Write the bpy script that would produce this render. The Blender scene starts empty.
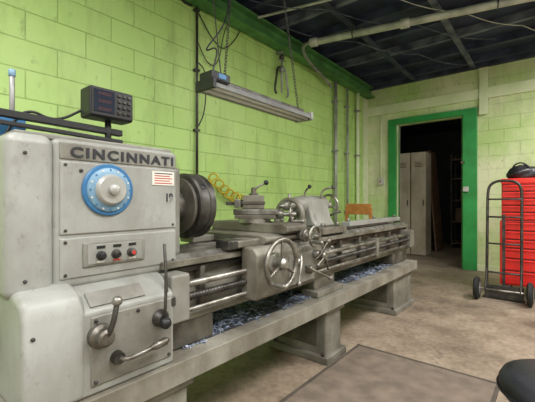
import bpy, math, random
from mathutils import Vector, Matrix
random.seed(4)
sc = bpy.context.scene
sc.view_settings.view_transform = 'Standard'
sc.view_settings.exposure = 0.12
COL = sc.collection

# ------------------------------------------------------------------ materials
def lin(c):
    return tuple(((v/255)/12.92 if v/255 <= .04045 else ((v/255+.055)/1.055)**2.4) for v in c) + (1,)

def mat(name, c1, c2=None, rough=.5, metal=0.0, scale=6, bump=0.0, detail=6, lo=.35, hi=.7, spec=.5, grime=0.0, gcol=(62, 54, 42), gscale=2.6):
    m = bpy.data.materials.new(name); m.use_nodes = True
    nt = m.node_tree; L = nt.links.new; b = nt.nodes['Principled BSDF']
    b.inputs['Roughness'].default_value = rough
    b.inputs['Metallic'].default_value = metal
    b.inputs['Specular IOR Level'].default_value = spec
    geo = nt.nodes.new('ShaderNodeNewGeometry')
    n = nt.nodes.new('ShaderNodeTexNoise'); n.inputs['Scale'].default_value = scale; n.inputs['Detail'].default_value = detail
    L(geo.outputs['Position'], n.inputs['Vector'])
    r = nt.nodes.new('ShaderNodeValToRGB')
    r.color_ramp.elements[0].position = lo; r.color_ramp.elements[0].color = lin(c2 if c2 else c1)
    r.color_ramp.elements[1].position = hi; r.color_ramp.elements[1].color = lin(c1)
    L(n.outputs['Fac'], r.inputs['Fac'])
    out = r.outputs['Color']
    if grime > 0:
        for sc_, st, lo_, hi_, amt in ((gscale, (1, 1, .45), .46, .72, grime), (11, (1, 1, .5), .56, .70, grime*.7), (40, (1, 1, 1), .60, .68, grime*.8)):
            mp = nt.nodes.new('ShaderNodeMapping'); mp.inputs['Scale'].default_value = st; L(geo.outputs['Position'], mp.inputs['Vector'])
            g = nt.nodes.new('ShaderNodeTexNoise'); g.inputs['Scale'].default_value = sc_; g.inputs['Detail'].default_value = 12; g.inputs['Roughness'].default_value = .7
            L(mp.outputs[0], g.inputs['Vector'])
            gr = nt.nodes.new('ShaderNodeValToRGB'); gr.color_ramp.elements[0].position = lo_; gr.color_ramp.elements[1].position = hi_
            L(g.outputs['Fac'], gr.inputs['Fac'])
            ml = nt.nodes.new('ShaderNodeMath'); ml.operation = 'MULTIPLY'; ml.inputs[1].default_value = amt; L(gr.outputs['Color'], ml.inputs[0])
            mx = nt.nodes.new('ShaderNodeMixRGB'); mx.inputs['Color2'].default_value = lin(gcol)
            L(ml.outputs[0], mx.inputs['Fac']); L(out, mx.inputs['Color1']); out = mx.outputs[0]
    L(out, b.inputs['Base Color'])
    if bump > 0:
        n2 = nt.nodes.new('ShaderNodeTexNoise'); n2.inputs['Scale'].default_value = scale*8; n2.inputs['Detail'].default_value = 4
        L(geo.outputs['Position'], n2.inputs['Vector'])
        bp = nt.nodes.new('ShaderNodeBump'); bp.inputs['Strength'].default_value = bump; bp.inputs['Distance'].default_value = .01
        L(n2.outputs['Fac'], bp.inputs['Height']); L(bp.outputs['Normal'], b.inputs['Normal'])
    return m

def block_mat(name, c1, c2, mortar, axis, patch=None, patch_amt=.6, plo=.45, phi=.75):
    m = bpy.data.materials.new(name); m.use_nodes = True
    nt = m.node_tree; L = nt.links.new; b = nt.nodes['Principled BSDF']
    b.inputs['Roughness'].default_value = .5
    geo = nt.nodes.new('ShaderNodeNewGeometry')
    sep = nt.nodes.new('ShaderNodeSeparateXYZ'); L(geo.outputs['Position'], sep.inputs[0])
    cmb = nt.nodes.new('ShaderNodeCombineXYZ')
    L(sep.outputs[axis], cmb.inputs[0]); L(sep.outputs['Z'], cmb.inputs[1])
    br = nt.nodes.new('ShaderNodeTexBrick')
    br.inputs['Scale'].default_value = 1; br.inputs['Brick Width'].default_value = .4
    br.inputs['Row Height'].default_value = .2; br.inputs['Mortar Size'].default_value = .005
    br.inputs['Mortar Smooth'].default_value = .7; br.inputs['Bias'].default_value = 0
    br.inputs['Color1'].default_value = lin(c1); br.inputs['Color2'].default_value = lin(c2)
    br.inputs['Mortar'].default_value = lin(mortar)
    L(cmb.outputs[0], br.inputs['Vector'])
    n = nt.nodes.new('ShaderNodeTexNoise'); n.inputs['Scale'].default_value = 1.3; n.inputs['Detail'].default_value = 8
    n.inputs['Roughness'].default_value = .65
    L(geo.outputs['Position'], n.inputs['Vector'])
    r = nt.nodes.new('ShaderNodeValToRGB'); r.color_ramp.elements[0].position = plo; r.color_ramp.elements[1].position = phi
    L(n.outputs['Fac'], r.inputs['Fac'])
    mx = nt.nodes.new('ShaderNodeMixRGB'); mx.inputs['Color2'].default_value = lin(patch or c2)
    ml = nt.nodes.new('ShaderNodeMath'); ml.operation = 'MULTIPLY'; ml.inputs[1].default_value = patch_amt
    L(r.outputs['Color'], ml.inputs[0]); L(ml.outputs[0], mx.inputs['Fac'])
    L(br.outputs['Color'], mx.inputs['Color1'])
    # dirt: streaky stains and speckle
    out = mx.outputs[0]
    for sc_, st, lo_, hi_, amt in ((3.2, (1, 1, .35), .50, .75, .45), (16, (1, 1, .5), .60, .70, .45), (60, (1, 1, .8), .64, .70, .4)):
        mp = nt.nodes.new('ShaderNodeMapping'); mp.inputs['Scale'].default_value = st; L(geo.outputs['Position'], mp.inputs['Vector'])
        g = nt.nodes.new('ShaderNodeTexNoise'); g.inputs['Scale'].default_value = sc_; g.inputs['Detail'].default_value = 10; g.inputs['Roughness'].default_value = .65
        L(mp.outputs[0], g.inputs['Vector'])
        gr = nt.nodes.new('ShaderNodeValToRGB'); gr.color_ramp.elements[0].position = lo_; gr.color_ramp.elements[1].position = hi_
        L(g.outputs['Fac'], gr.inputs['Fac'])
        m2 = nt.nodes.new('ShaderNodeMath'); m2.operation = 'MULTIPLY'; m2.inputs[1].default_value = amt; L(gr.outputs['Color'], m2.inputs[0])
        mm = nt.nodes.new('ShaderNodeMixRGB'); mm.inputs['Color2'].default_value = lin((116, 134, 74))
        L(m2.outputs[0], mm.inputs['Fac']); L(out, mm.inputs['Color1']); out = mm.outputs[0]
    L(out, b.inputs['Base Color'])
    inv = nt.nodes.new('ShaderNodeMath'); inv.operation = 'SUBTRACT'; inv.inputs[0].default_value = 1; L(br.outputs['Fac'], inv.inputs[1])
    n3 = nt.nodes.new('ShaderNodeTexNoise'); n3.inputs['Scale'].default_value = 45; L(geo.outputs['Position'], n3.inputs['Vector'])
    ad = nt.nodes.new('ShaderNodeMath'); ad.operation = 'MULTIPLY_ADD'; ad.inputs[1].default_value = .35
    L(n3.outputs['Fac'], ad.inputs[0]); L(inv.outputs[0], ad.inputs[2])
    bp = nt.nodes.new('ShaderNodeBump'); bp.inputs['Strength'].default_value = .6; bp.inputs['Distance'].default_value = .008
    L(ad.outputs[0], bp.inputs['Height']); L(bp.outputs['Normal'], b.inputs['Normal'])
    return m

M = {}
M['wall_l'] = block_mat('green_block', (186, 220, 132), (178, 213, 122), (150, 186, 98), 'Y', (202, 226, 152), .6)
M['wall_b'] = block_mat('green_block_back', (188, 214, 140), (182, 209, 132), (158, 184, 108), 'X', (224, 226, 190), .95, .38, .62)
M['wall_o'] = block_mat('plain_block', (210, 210, 198), (204, 204, 190), (176, 176, 160), 'Y')
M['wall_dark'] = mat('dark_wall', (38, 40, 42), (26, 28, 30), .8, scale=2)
M['ceil'] = mat('navy_ceiling', (54, 62, 92), (30, 36, 58), .75, scale=3)
M['joist'] = mat('joist_dark', (66, 72, 100), (34, 40, 62), .7, scale=4)
M['joist_light'] = mat('joist_worn', (118, 122, 138), (50, 56, 80), .7, scale=5)
M['head'] = mat('grey_machine_paint', (160, 162, 158), (140, 141, 136), .46, scale=3.5, bump=.08, grime=.5, gcol=(92, 87, 76))
M['head2'] = mat('grey_machine_paint_worn', (146, 146, 140), (116, 114, 106), .5, scale=5, bump=.12, grime=.6, gcol=(74, 68, 58))
M['bed'] = mat('oily_casting', (138, 135, 124), (88, 83, 72), .5, scale=6, bump=.2, grime=.65, gcol=(54, 49, 42))
M['bed2'] = mat('oily_casting_dark', (104, 100, 90), (60, 56, 49), .52, scale=8, bump=.25, grime=.6, gcol=(40, 36, 31))
M['steel'] = mat('worn_steel', (174, 172, 165), (104, 99, 91), .4, .75, scale=14, grime=.5, gcol=(66, 60, 52))
M['steeld'] = mat('dark_steel', (92, 90, 86), (54, 51, 48), .45, .6, scale=14, grime=.3, gcol=(40, 36, 32))
M['black'] = mat('black_plastic', (28, 29, 32), (18, 18, 20), .5)
M['letters'] = mat('letter_enamel', (36, 38, 44), None, .5)
M['vinyl'] = mat('black_vinyl', (36, 36, 42), (24, 24, 28), .42, bump=.1, scale=10)
M['rubber'] = mat('rubber', (34, 33, 32), (22, 22, 22), .75)
M['blue'] = mat('blue_paint', (58, 122, 172), (44, 100, 148), .45, grime=.2)
M['lblue'] = mat('light_blue_dial', (126, 160, 184), (104, 138, 164), .4)
M['dial'] = mat('silver_dial', (190, 190, 186), (162, 162, 158), .38, .3)
M['white'] = mat('white_label', (216, 214, 206), (196, 194, 184), .55)
M['red'] = mat('red_enamel', (232, 54, 46), (216, 42, 38), .32, scale=3)
M['redd'] = mat('red_ink', (178, 54, 44), None, .5)
M['dimred'] = mat('unlit_digit', (84, 34, 34), None, .4)
M['dkred'] = mat('dark_red_gap', (92, 18, 16), None, .6)
M['green'] = mat('door_green', (50, 158, 80), (40, 138, 66), .45, scale=4, grime=.2, gcol=(40, 80, 46))
M['greenp'] = mat('pale_green_trim', (230, 234, 204), (212, 224, 178), .5, scale=4, grime=.2, gcol=(150, 160, 110))
M['greenb'] = mat('beam_green', (100, 158, 92), (68, 118, 68), .5, scale=5, grime=.4, gcol=(46, 70, 46))
M['tan'] = mat('tan_locker', (206, 196, 172), (182, 170, 144), .5, scale=3, grime=.4, gcol=(110, 96, 76))
M['brown'] = mat('brown_panel', (120, 90, 64), (92, 68, 48), .6, scale=5)
M['orange'] = mat('varnished_wood', (200, 136, 76), (170, 106, 56), .45, scale=8)
M['pipe'] = mat('white_pipe', (206, 206, 202), (160, 160, 156), .45, scale=6)
M['galv'] = mat('galvanised', (168, 168, 166), (126, 126, 124), .42, .35, scale=8)
M['yellow'] = mat('yellow_hose', (222, 190, 40), (200, 168, 30), .4)
M['bench'] = mat('bench_paint', (154, 151, 140), (112, 107, 96), .55, scale=5, bump=.15, grime=.6, gcol=(84, 70, 54))
M['bench2'] = mat('bench_leg', (142, 139, 129), (98, 94, 84), .55, scale=5, bump=.15, grime=.6, gcol=(60, 54, 46))
M['pan'] = mat('oily_pan', (104, 106, 108), (60, 62, 64), .5, scale=7, bump=.3, grime=.5, gcol=(48, 52, 60))
M['chipb'] = mat('chips_swarf', (196, 202, 212), (92, 112, 148), .4, .3, scale=30)
M['screen'] = mat('dark_screen', (34, 40, 54), None, .15)
M['mat'] = mat('floor_mat_rubber', (122, 108, 95), (98, 87, 76), .85, scale=9, bump=.3)
M['matedge'] = mat('floor_mat_edge', (84, 75, 66), (66, 59, 52), .85, scale=9)
M['tube'] = mat('lamp_tube', (210, 212, 210), None, .3)

def floor_mat():
    m = bpy.data.materials.new('brown_concrete'); m.use_nodes = True
    nt = m.node_tree; L = nt.links.new; b = nt.nodes['Principled BSDF']
    b.inputs['Roughness'].default_value = .58
    geo = nt.nodes.new('ShaderNodeNewGeometry')
    n = nt.nodes.new('ShaderNodeTexNoise'); n.inputs['Scale'].default_value = 1.1; n.inputs['Detail'].default_value = 12; n.inputs['Roughness'].default_value = .7
    L(geo.outputs['Position'], n.inputs['Vector'])
    r = nt.nodes.new('ShaderNodeValToRGB'); e = r.color_ramp.elements
    e[0].position = .32; e[0].color = lin((98, 86, 74)); e[1].position = .7; e[1].color = lin((176, 160, 142))
    k = e.new(.5); k.color = lin((146, 130, 112))
    L(n.outputs['Fac'], r.inputs['Fac'])
    v = nt.nodes.new('ShaderNodeTexVoronoi'); v.feature = 'DISTANCE_TO_EDGE'; v.inputs['Scale'].default_value = .38
    n2 = nt.nodes.new('ShaderNodeTexNoise'); n2.inputs['Scale'].default_value = 3; n2.inputs['Detail'].default_value = 8
    L(geo.outputs['Position'], n2.inputs['Vector'])
    va = nt.nodes.new('ShaderNodeVectorMath'); va.operation = 'MULTIPLY_ADD'; va.inputs[1].default_value = (.5, .5, .5)
    L(n2.outputs['Color'], va.inputs[0]); L(geo.outputs['Position'], va.inputs[2]); L(va.outputs[0], v.inputs['Vector'])
    rc = nt.nodes.new('ShaderNodeValToRGB'); rc.color_ramp.elements[0].position = 0; rc.color_ramp.elements[0].color = (.5, .5, .5, 1)
    rc.color_ramp.elements[1].position = .005; rc.color_ramp.elements[1].color = (1, 1, 1, 1)
    L(v.outputs['Distance'], rc.inputs['Fac'])
    mx = nt.nodes.new('ShaderNodeMixRGB'); mx.blend_type = 'MULTIPLY'; mx.inputs['Fac'].default_value = .6
    L(r.outputs['Color'], mx.inputs['Color1']); L(rc.outputs['Color'], mx.inputs['Color2'])
    out = mx.outputs[0]
    for s_, lo_, hi_, amt in ((26, .35, .6, .6), (5, .34, .5, .55)):
        n4 = nt.nodes.new('ShaderNodeTexNoise'); n4.inputs['Scale'].default_value = s_; n4.inputs['Detail'].default_value = 9
        L(geo.outputs['Position'], n4.inputs['Vector'])
        r4 = nt.nodes.new('ShaderNodeValToRGB'); r4.color_ramp.elements[0].position = lo_; r4.color_ramp.elements[0].color = (.58, .56, .54, 1); r4.color_ramp.elements[1].position = hi_
        L(n4.outputs['Fac'], r4.inputs['Fac'])
        m4 = nt.nodes.new('ShaderNodeMixRGB'); m4.blend_type = 'MULTIPLY'; m4.inputs['Fac'].default_value = amt
        L(out, m4.inputs['Color1']); L(r4.outputs['Color'], m4.inputs['Color2']); out = m4.outputs[0]
    L(out, b.inputs['Base Color'])
    bp = nt.nodes.new('ShaderNodeBump'); bp.inputs['Strength'].default_value = .15; bp.inputs['Distance'].default_value = .02
    L(n2.outputs['Fac'], bp.inputs['Height']); L(bp.outputs['Normal'], b.inputs['Normal'])
    return m
M['floor'] = floor_mat()

# ------------------------------------------------------------------ builders
def empty(name, loc):
    e = bpy.data.objects.new(name, None); e.empty_display_size = .1; e.location = loc
    COL.objects.link(e); return e

def mk(name, verts, faces, m, parent=None, bevel=0, seg=2, ang=35):
    me = bpy.data.meshes.new(name); me.from_pydata([tuple(v) for v in verts], [], faces); me.update()
    import bmesh
    bm = bmesh.new(); bm.from_mesh(me); bmesh.ops.recalc_face_normals(bm, faces=bm.faces); bm.to_mesh(me); bm.free()
    for p in me.polygons: p.use_smooth = True
    me.set_sharp_from_angle(angle=math.radians(ang))
    me.materials.append(m)
    o = bpy.data.objects.new(name, me); COL.objects.link(o)
    if parent is not None:
        o.parent = parent; o.matrix_parent_inverse = Matrix.Translation(-Vector(parent.location))
    if bevel > 0:
        b = o.modifiers.new('bevel', 'BEVEL'); b.width = bevel; b.segments = seg; b.limit_method = 'ANGLE'; b.angle_limit = math.radians(35)
        b.harden_normals = True
    return o

def box(name, x0, x1, y0, y1, z0, z1, m, parent=None, bevel=.004, rz=0, seg=2):
    v = [Vector((x, y, z)) for x in (x0, x1) for y in (y0, y1) for z in (z0, z1)]
    if rz:
        c = Vector(((x0+x1)/2, (y0+y1)/2, 0)); R = Matrix.Rotation(math.radians(rz), 3, 'Z')
        v = [R @ (p-c) + c for p in v]
    f = [(0,1,3,2), (4,6,7,5), (0,4,5,1), (2,3,7,6), (0,2,6,4), (1,5,7,3)]
    return mk(name, v, f, m, parent, bevel, seg)

def basis(d):
    d = Vector(d).normalized(); a = Vector((0,0,1)) if abs(d.z) < .9 else Vector((1,0,0))
    u = d.cross(a).normalized(); w = d.cross(u).normalized(); return d, u, w

def rev(name, o, d, prof, m, parent=None, seg=32, ang=35):
    """solid of revolution: prof = [(t along d, radius)]"""
    o = Vector(o); d, u, w = basis(d); V = []; F = []
    for t, r in prof:
        for i in range(seg):
            a = 2*math.pi*i/seg; V.append(o + d*t + (u*math.cos(a) + w*math.sin(a))*max(r, 1e-4))
    for k in range(len(prof)-1):
        for i in range(seg):
            j = (i+1) % seg; F.append((k*seg+i, k*seg+j, (k+1)*seg+j, (k+1)*seg+i))
    F.append(tuple(range(seg))); F.append(tuple((len(prof)-1)*seg+i for i in range(seg)))
    return mk(name, V, F, m, parent, 0, 2, ang)

def cyl(name, p0, p1, r, m, parent=None, r2=None, seg=28):
    p0 = Vector(p0); p1 = Vector(p1); L = (p1-p0).length; r2 = r if r2 is None else r2
    e = min(r*.12, L*.1)
    return rev(name, p0, p1-p0, [(0, r-e), (e, r), (L-e, r2), (L, max(r2-e, 1e-4))], m, parent, seg, 50)

def ball(name, c, r, m, parent=None, sx=1, sy=1, sz=1):
    V = []; F = []; n = 16; k = 10
    for a in range(k+1):
        th = math.pi*a/k
        for i in range(n):
            ph = 2*math.pi*i/n
            V.append((c[0]+sx*r*max(math.sin(th), 1e-3)*math.cos(ph), c[1]+sy*r*max(math.sin(th), 1e-3)*math.sin(ph), c[2]+sz*r*math.cos(th)))
    for a in range(k):
        for i in range(n):
            j = (i+1) % n; F.append((a*n+i, a*n+j, (a+1)*n+j, (a+1)*n+i))
    F.append(tuple(range(n))); F.append(tuple(k*n+i for i in range(n)))
    return mk(name, V, F, m, parent, 0, 2, 80)

def tubegeo(pts, r, seg=10, closed=False, V=None, F=None):
    V = [] if V is None else V; F = [] if F is None else F
    pts = [Vector(p) for p in pts]; n = len(pts); base = len(V); pu = None
    for k in range(n):
        if closed: d = pts[(k+1) % n]-pts[k-1]
        else: d = pts[min(k+1, n-1)]-pts[max(k-1, 0)]
        d.normalize()
        if pu is None: _, u, _w = basis(d)
        else:
            u = pu - d*pu.dot(d); u.normalize()
        w = d.cross(u); pu = u
        for i in range(seg):
            a = 2*math.pi*i/seg; V.append(pts[k] + (u*math.cos(a) + w*math.sin(a))*r)
    for k in range(n if closed else n-1):
        k2 = (k+1) % n
        for i in range(seg):
            j = (i+1) % seg; F.append((base+k*seg+i, base+k*seg+j, base+k2*seg+j, base+k2*seg+i))
    if not closed:
        F.append(tuple(base+i for i in range(seg))); F.append(tuple(base+(n-1)*seg+i for i in range(seg)))
    return V, F

def tube(name, pts, r, m, parent=None, seg=10, closed=False):
    V, F = tubegeo(pts, r, seg, closed); return mk(name, V, F, m, parent, 0, 2, 60)

def smooth(pts, it=3):
    pts = [Vector(p) for p in pts]
    for _ in range(it):
        q = [pts[0]]
        for a, b in zip(pts[:-1], pts[1:]):
            q += [a*.75+b*.25, a*.25+b*.75]
        q.append(pts[-1]); pts = q
    return pts

def ring(name, c, d, R, r, m, parent=None, n=40, seg=10):
    d, u, w = basis(d); c = Vector(c)
    return tube(name, [c+(u*math.cos(2*math.pi*i/n)+w*math.sin(2*math.pi*i/n))*R for i in range(n)], r, m, parent, seg, True)

def prism(name, prof, y0, y1, m, parent=None, bevel=.006, axis='Y', seg=2):
    n = len(prof); V = []
    for y in (y0, y1):
        for a, z in prof:
            V.append((a, y, z) if axis == 'Y' else (y, a, z))
    F = [tuple(range(n)), tuple(range(n, 2*n))] + [(i, (i+1) % n, n+(i+1) % n, n+i) for i in range(n)]
    return mk(name, V, F, m, parent, bevel, seg)

def text(name, s, loc, width, height, m, parent, extr=.003, rot=(90, 0, 90), bold=0.0, space=1.0):
    cu = bpy.data.curves.new(name, 'FONT'); cu.body = s; cu.extrude = extr; cu.offset = bold; cu.space_character = space
    o = bpy.data.objects.new(name+'_tmp', cu); COL.objects.link(o); bpy.context.view_layer.update()
    me = bpy.data.meshes.new_from_object(o); bpy.data.objects.remove(o)
    xs = [v.co.x for v in me.vertices]; ys = [v.co.y for v in me.vertices]
    sx = width/(max(xs)-min(xs)); sy = height/(max(ys)-min(ys))
    R = (Matrix.Translation(loc) @ Matrix.Rotation(math.radians(rot[2]), 4, 'Z') @ Matrix.Rotation(math.radians(rot[0]), 4, 'X'))
    for v in me.vertices:
        v.co = R @ Vector(((v.co.x-min(xs))*sx, (v.co.y-min(ys))*sy, v.co.z))
    me.materials.clear(); me.materials.append(m)
    ob = bpy.data.objects.new(name, me); COL.objects.link(ob); ob.parent = parent
    ob.matrix_parent_inverse = Matrix.Translation(-Vector(parent.location)); return ob

def chain(name, a, b, m, parent=None, L=.032, r=.0024):
    a = Vector(a); b = Vector(b); d, u, w = basis(b-a); N = int((b-a).length/(L*.75)); V = []; F = []
    for k in range(N):
        c = a+(b-a)*((k+.5)/N); s = u if k % 2 else w
        pts = [c + d*(L/2*math.cos(t*math.pi/5)) + s*(L*.26*math.sin(t*math.pi/5)) for t in range(10)]
        tubegeo(pts, r, 5, True, V, F)
    return mk(name, V, F, m, parent, 0, 2, 80)

def handwheel(pre, c, d, R, m, parent, spokes=4, rim=.011, hub=.028, phase=.4, handle=True, mh=None):
    d, u, w = basis(d); c = Vector(c)
    ring(pre+'_rim', c, d, R, rim, m, parent)
    rev(pre+'_hub', c-d*.03, d, [(0, hub*.8), (.01, hub), (.045, hub), (.06, hub*.6), (.062, .001)], m, parent, 20)
    for k in range(spokes):
        a = phase+2*math.pi*k/spokes; e = u*math.cos(a)+w*math.sin(a)
        cyl(pre+'_spoke_%d' % (k+1), c+e*hub*.6, c+e*R, rim*.75, m, parent, rim*.6, 10)
    if handle:
        e = u*math.cos(phase+.3)+w*math.sin(phase+.3)
        rev(pre+'_handle', c+e*R, d, [(0, .007), (.02, .009), (.05, .014), (.075, .012), (.082, .004)], mh or m, parent, 14)

# ------------------------------------------------------------------ room
XL, XR, YF, YB, H = -2.8, 3.4, -3.0, 6.4, 3.33
box('floor', XL-.6, XR+.1, YF-.1, 10.1, -.1, 0, M['floor'], None, 0)
box('ceiling', XL-.1, XR+.1, YF-.1, YB+.12, H, H+.1, M['ceil'], None, 0)
box('wall_left', XL-.1, XL, YF-.1, YB+.1, 0, H, M['wall_l'], None, 0)
box('wall_right', XR, XR+.1, YF-.1, YB+.1, 0, H, M['wall_o'], None, 0)
box('wall_front', XL, XR, YF-.1, YF, 0, H, M['wall_o'], None, 0)
wb = empty('wall_back', (0, YB, 0))
box('left_section', XL, -2.2, YB, YB+.12, 0, H, M['wall_b'], wb, 0)
box('right_section', -1.15, XR, YB, YB+.12, 0, H, M['wall_b'], wb, 0)
box('over_door_section', -2.2, -1.15, YB, YB+.12, 2.47, H, M['wall_b'], wb, 0)
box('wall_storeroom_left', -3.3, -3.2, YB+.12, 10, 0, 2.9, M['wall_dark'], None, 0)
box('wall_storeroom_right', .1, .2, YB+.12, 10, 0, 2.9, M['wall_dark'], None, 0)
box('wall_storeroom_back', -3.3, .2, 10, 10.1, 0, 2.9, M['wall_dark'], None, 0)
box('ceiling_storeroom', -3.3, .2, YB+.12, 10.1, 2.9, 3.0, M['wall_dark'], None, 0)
df = empty('door_frame', (-1.65, YB, 0))
box('jamb_left', -2.36, -2.22, YB-.05, YB+.14, 0, 2.58, M['green'], df, .006)
box('jamb_right', -1.15, -.95, YB-.05, YB+.14, 0, 2.58, M['green'], df, .006)
box('head_jamb', -2.22, -1.15, YB-.05, YB+.14, 2.48, 2.58, M['green'], df, .006)
box('stop_left', -2.22, -2.19, YB+.03, YB+.08, 0, 2.48, M['greenb'], df, .002)
box('stop_right', -1.18, -1.15, YB+.03, YB+.08, 0, 2.48, M['greenb'], df, .002)
box('strike_plate', -1.155, -1.148, YB-.03, YB+.02, 1.0, 1.25, M['steel'], df, .001)
box('latch_box', -1.14, -1.06, YB-.09, YB-.05, 1.25, 1.33, M['pipe'], df, .006)
box('latch_bolt', -1.17, -1.12, YB-.08, YB-.055, 1.7, 1.74, M['steel'], df, .003)
box('trim_1', -2.76, 3.35, YB-.035, YB, 2.70, 2.87, M['greenp'], None, .004)
box('trim_2', -.92, -.80, YB-.06, YB-.036, 2.45, 3.18, M['greenp'], None, .004)
box('trim_3', XL, XL+.04, YB-.18, YB, 0, 3.03, M['greenp'], None, .004)
box('baseboard_back', -.95, XR, YB-.02, YB, 0, .1, M['greenp'], None, .003)

jo = empty('ceiling_joists', (0, 2, H))
k = 0; y = -2.6
while y < YB-.05:
    k += 1
    box('joist_%d' % k, XL, XR, y-.03, y+.03, H-.10, H+.002, M['joist'] if k % 3 else M['joist_light'], jo, .003)
    y += .55
for i, x in enumerate((-1.9, -1.0, -.1, .9, 2.0)):
    box('furring_%d' % (i+1), x-.035, x+.035, YF, YB, H-.125, H-.098, M['joist_light'] if i % 2 else M['joist'], jo, .003)
box('back_header', XL, XR, YB-.08, YB, H-.14, H+.002, M['joist'], jo, .003)
gb = empty('steel_beam', (-2.7, 4.3, 3.2))
box('web', -2.71, -2.70, 2.0, YB-.01, 3.06, 3.2, M['greenb'], gb, .001)
box('flange_top', -2.78, -2.62, 2.0, YB-.01, 3.2, 3.225, M['greenb'], gb, .002)
box('flange_bottom', -2.78, -2.62, 2.0, YB-.01, 3.04, 3.06, M['greenb'], gb, .002)
# overhead pipe
op = empty('overhead_pipe', (-1, 4.1, 3.1))
P0 = Vector((-2.35, 3.78, 3.1)); P1 = Vector((2.4, 4.9, 3.1))
cyl('run', P0, P1, .040, M['pipe'], op)
for i, t in enumerate((0.0, .22, .5, .75)):
    c = P0+(P1-P0)*t; dd = (P1-P0).normalized()
    cyl('coupling_%d' % (i+1), c-dd*.05, c+dd*.05, .054, M['pipe'], op)
for i, t in enumerate((.1, .4, .7)):
    c = P0+(P1-P0)*t
    cyl('hanger_%d' % (i+1), c+Vector((0, 0, .04)), (c.x, c.y, H), .006, M['steeld'], op, None, 8)
    ring('clamp_%d' % (i+1), c, P1-P0, .045, .006, M['steeld'], op)
tube('branch', smooth([P0, P0+Vector((-.16, -.04, 0)), P0+Vector((-.25, .2, -.08)), (-2.70, 4.6, 2.98), (-2.72, 4.9, 2.9)], 3), .022, M['galv'], op)
oc = empty('ceiling_conduit', (-1.2, 3.2, 3.2))
tube('run', smooth([(-2.6, 3.0, 3.18), (-1.6, 3.25, 3.18), (-.7, 3.4, 3.18), (.9, 3.5, 3.18)], 2), .014, M['pipe'], oc)
for i, (x, yy) in enumerate(((-1.6, 3.24), (.2, 3.45))):
    cyl('strap_%d' % (i+1), (x, yy, 3.18), (x, yy, H-.09), .006, M['steeld'], oc, None, 8)
cb_ = empty('ceiling_cable', (-1.4, 3.2, 3.2))
def drape(name, a, b, n, sag, m, parent, r=.006):
    a = Vector(a); b = Vector(b); pts = []
    for i in range(n*10+1):
        t = i/(n*10); p = a+(b-a)*t; p.z -= sag*abs(math.sin(math.pi*n*t)); pts.append(p)
    return tube(name, pts, r, m, parent, 8)
drape('cable_1', (-2.6, 2.4, 3.21), (-.6, 5.4, 3.21), 3, .06, M['joist_light'], cb_, .005)
drape('cable_2', (-2.55, 3.4, 3.21), (-1.0, 6.2, 3.21), 3, .05, M['joist_light'], cb_, .006)
drape('cable_3', (-2.3, 2.6, 3.21), (.3, 4.0, 3.21), 3, .10, M['black'], cb_, .007)
drape('cable_4', (-1.3, 3.6, 3.21), (.2, 6.0, 3.21), 3, .04, M['pipe'], cb_, .005)

for i, (yy, r, mm, z0) in enumerate(((5.08, .026, 'galv', 0.0), (5.5, .018, 'galv', .3), (5.9, .03, 'greenp', .0))):
    e = empty('wall_pipe' if i == 0 else 'wall_pipe.%03d' % i, (-2.74, yy, 0))
    cyl('pipe', (-2.745, yy, z0), (-2.745, yy, 3.04), r, M[mm], e)
    for q, z in enumerate((.9, 1.9, 2.7)):
        box('strap_%d' % (q+1), -2.8, -2.74+r, yy-r-.02, yy+r+.02, z, z+.03, M['galv'], e, .003)
e = empty('wall_conduit', (-2.77, 2.26, 1.1))
cyl('conduit', (-2.77, 2.26, 1.25), (-2.77, 2.26, H), .013, M['steeld'], e, None, 12)
box('junction_box', -2.8, -2.74, 2.2, 2.32, 1.12, 1.27, M['galv'], e, .005)
for q, z in enumerate((1.8, 2.4, 3.0)):
    box('strap_%d' % (q+1), -2.8, -2.755, 2.23, 2.29, z, z+.02, M['steeld'], e, .002)
tube('drop_cable', smooth([(-2.77, 2.26, 2.5), (-2.74, 2.36, 2.42), (-2.74, 2.34, 2.0), (-2.76, 2.27, 1.85)], 3), .006, M['black'], e)
e = empty('hanging_cable', (-2.7, 1.6, 3.1))
tube('cable', smooth([(-2.77, 1.45, H), (-2.75, 1.46, 3.05), (-2.72, 1.5, 2.98), (-2.72, 1.6, 3.02), (-2.73, 1.58, 3.2), (-2.76, 1.95, 3.25), (-2.78, 2.02, 3.05), (-2.78, 2.2, 3.02), (-2.78, 2.24, 3.1)], 3), .01, M['black'], e)
tube('left_cable', smooth([(-2.78, 1.22, H), (-2.77, 1.24, 2.99), (-2.76, 1.29, 2.90), (-2.76, 1.35, 2.93), (-2.77, 1.34, H)], 3), .009, M['black'], e)
tube('looped_wire', smooth([(-2.79, 2.3, 3.0), (-2.77, 2.45, 2.8), (-2.77, 2.62, 2.72), (-2.77, 2.8, 2.9), (-2.78, 2.9, 3.06)], 3), .006, M['black'], e)
tube('looped_wire_2', smooth([(-2.79, 2.28, 2.72), (-2.77, 2.4, 2.5), (-2.77, 2.55, 2.55), (-2.77, 2.62, 2.9), (-2.78, 2.7, 3.06)], 3), .005, M['steeld'], e)
# coiled yellow air hose
e = empty('coiled_air_hose', (-2.7, 2.6, 1.2))
pts = []
for i in range(260):
    t = i/259; a = t*2*math.pi*7
    cy = 2.42+.56*t; cz = 1.34-.24*t-.06*math.sin(t*math.pi)
    pts.append((-2.72+.04*math.cos(a), cy+.045*math.cos(a+.5), cz+.055*math.sin(a)))
tube('hose', [(-2.77, 2.3, 1.24)]+pts+[(-2.76, 3.04, 1.0), (-2.79, 3.06, .9)], .0085, M['yellow'], e, 8)

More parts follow.
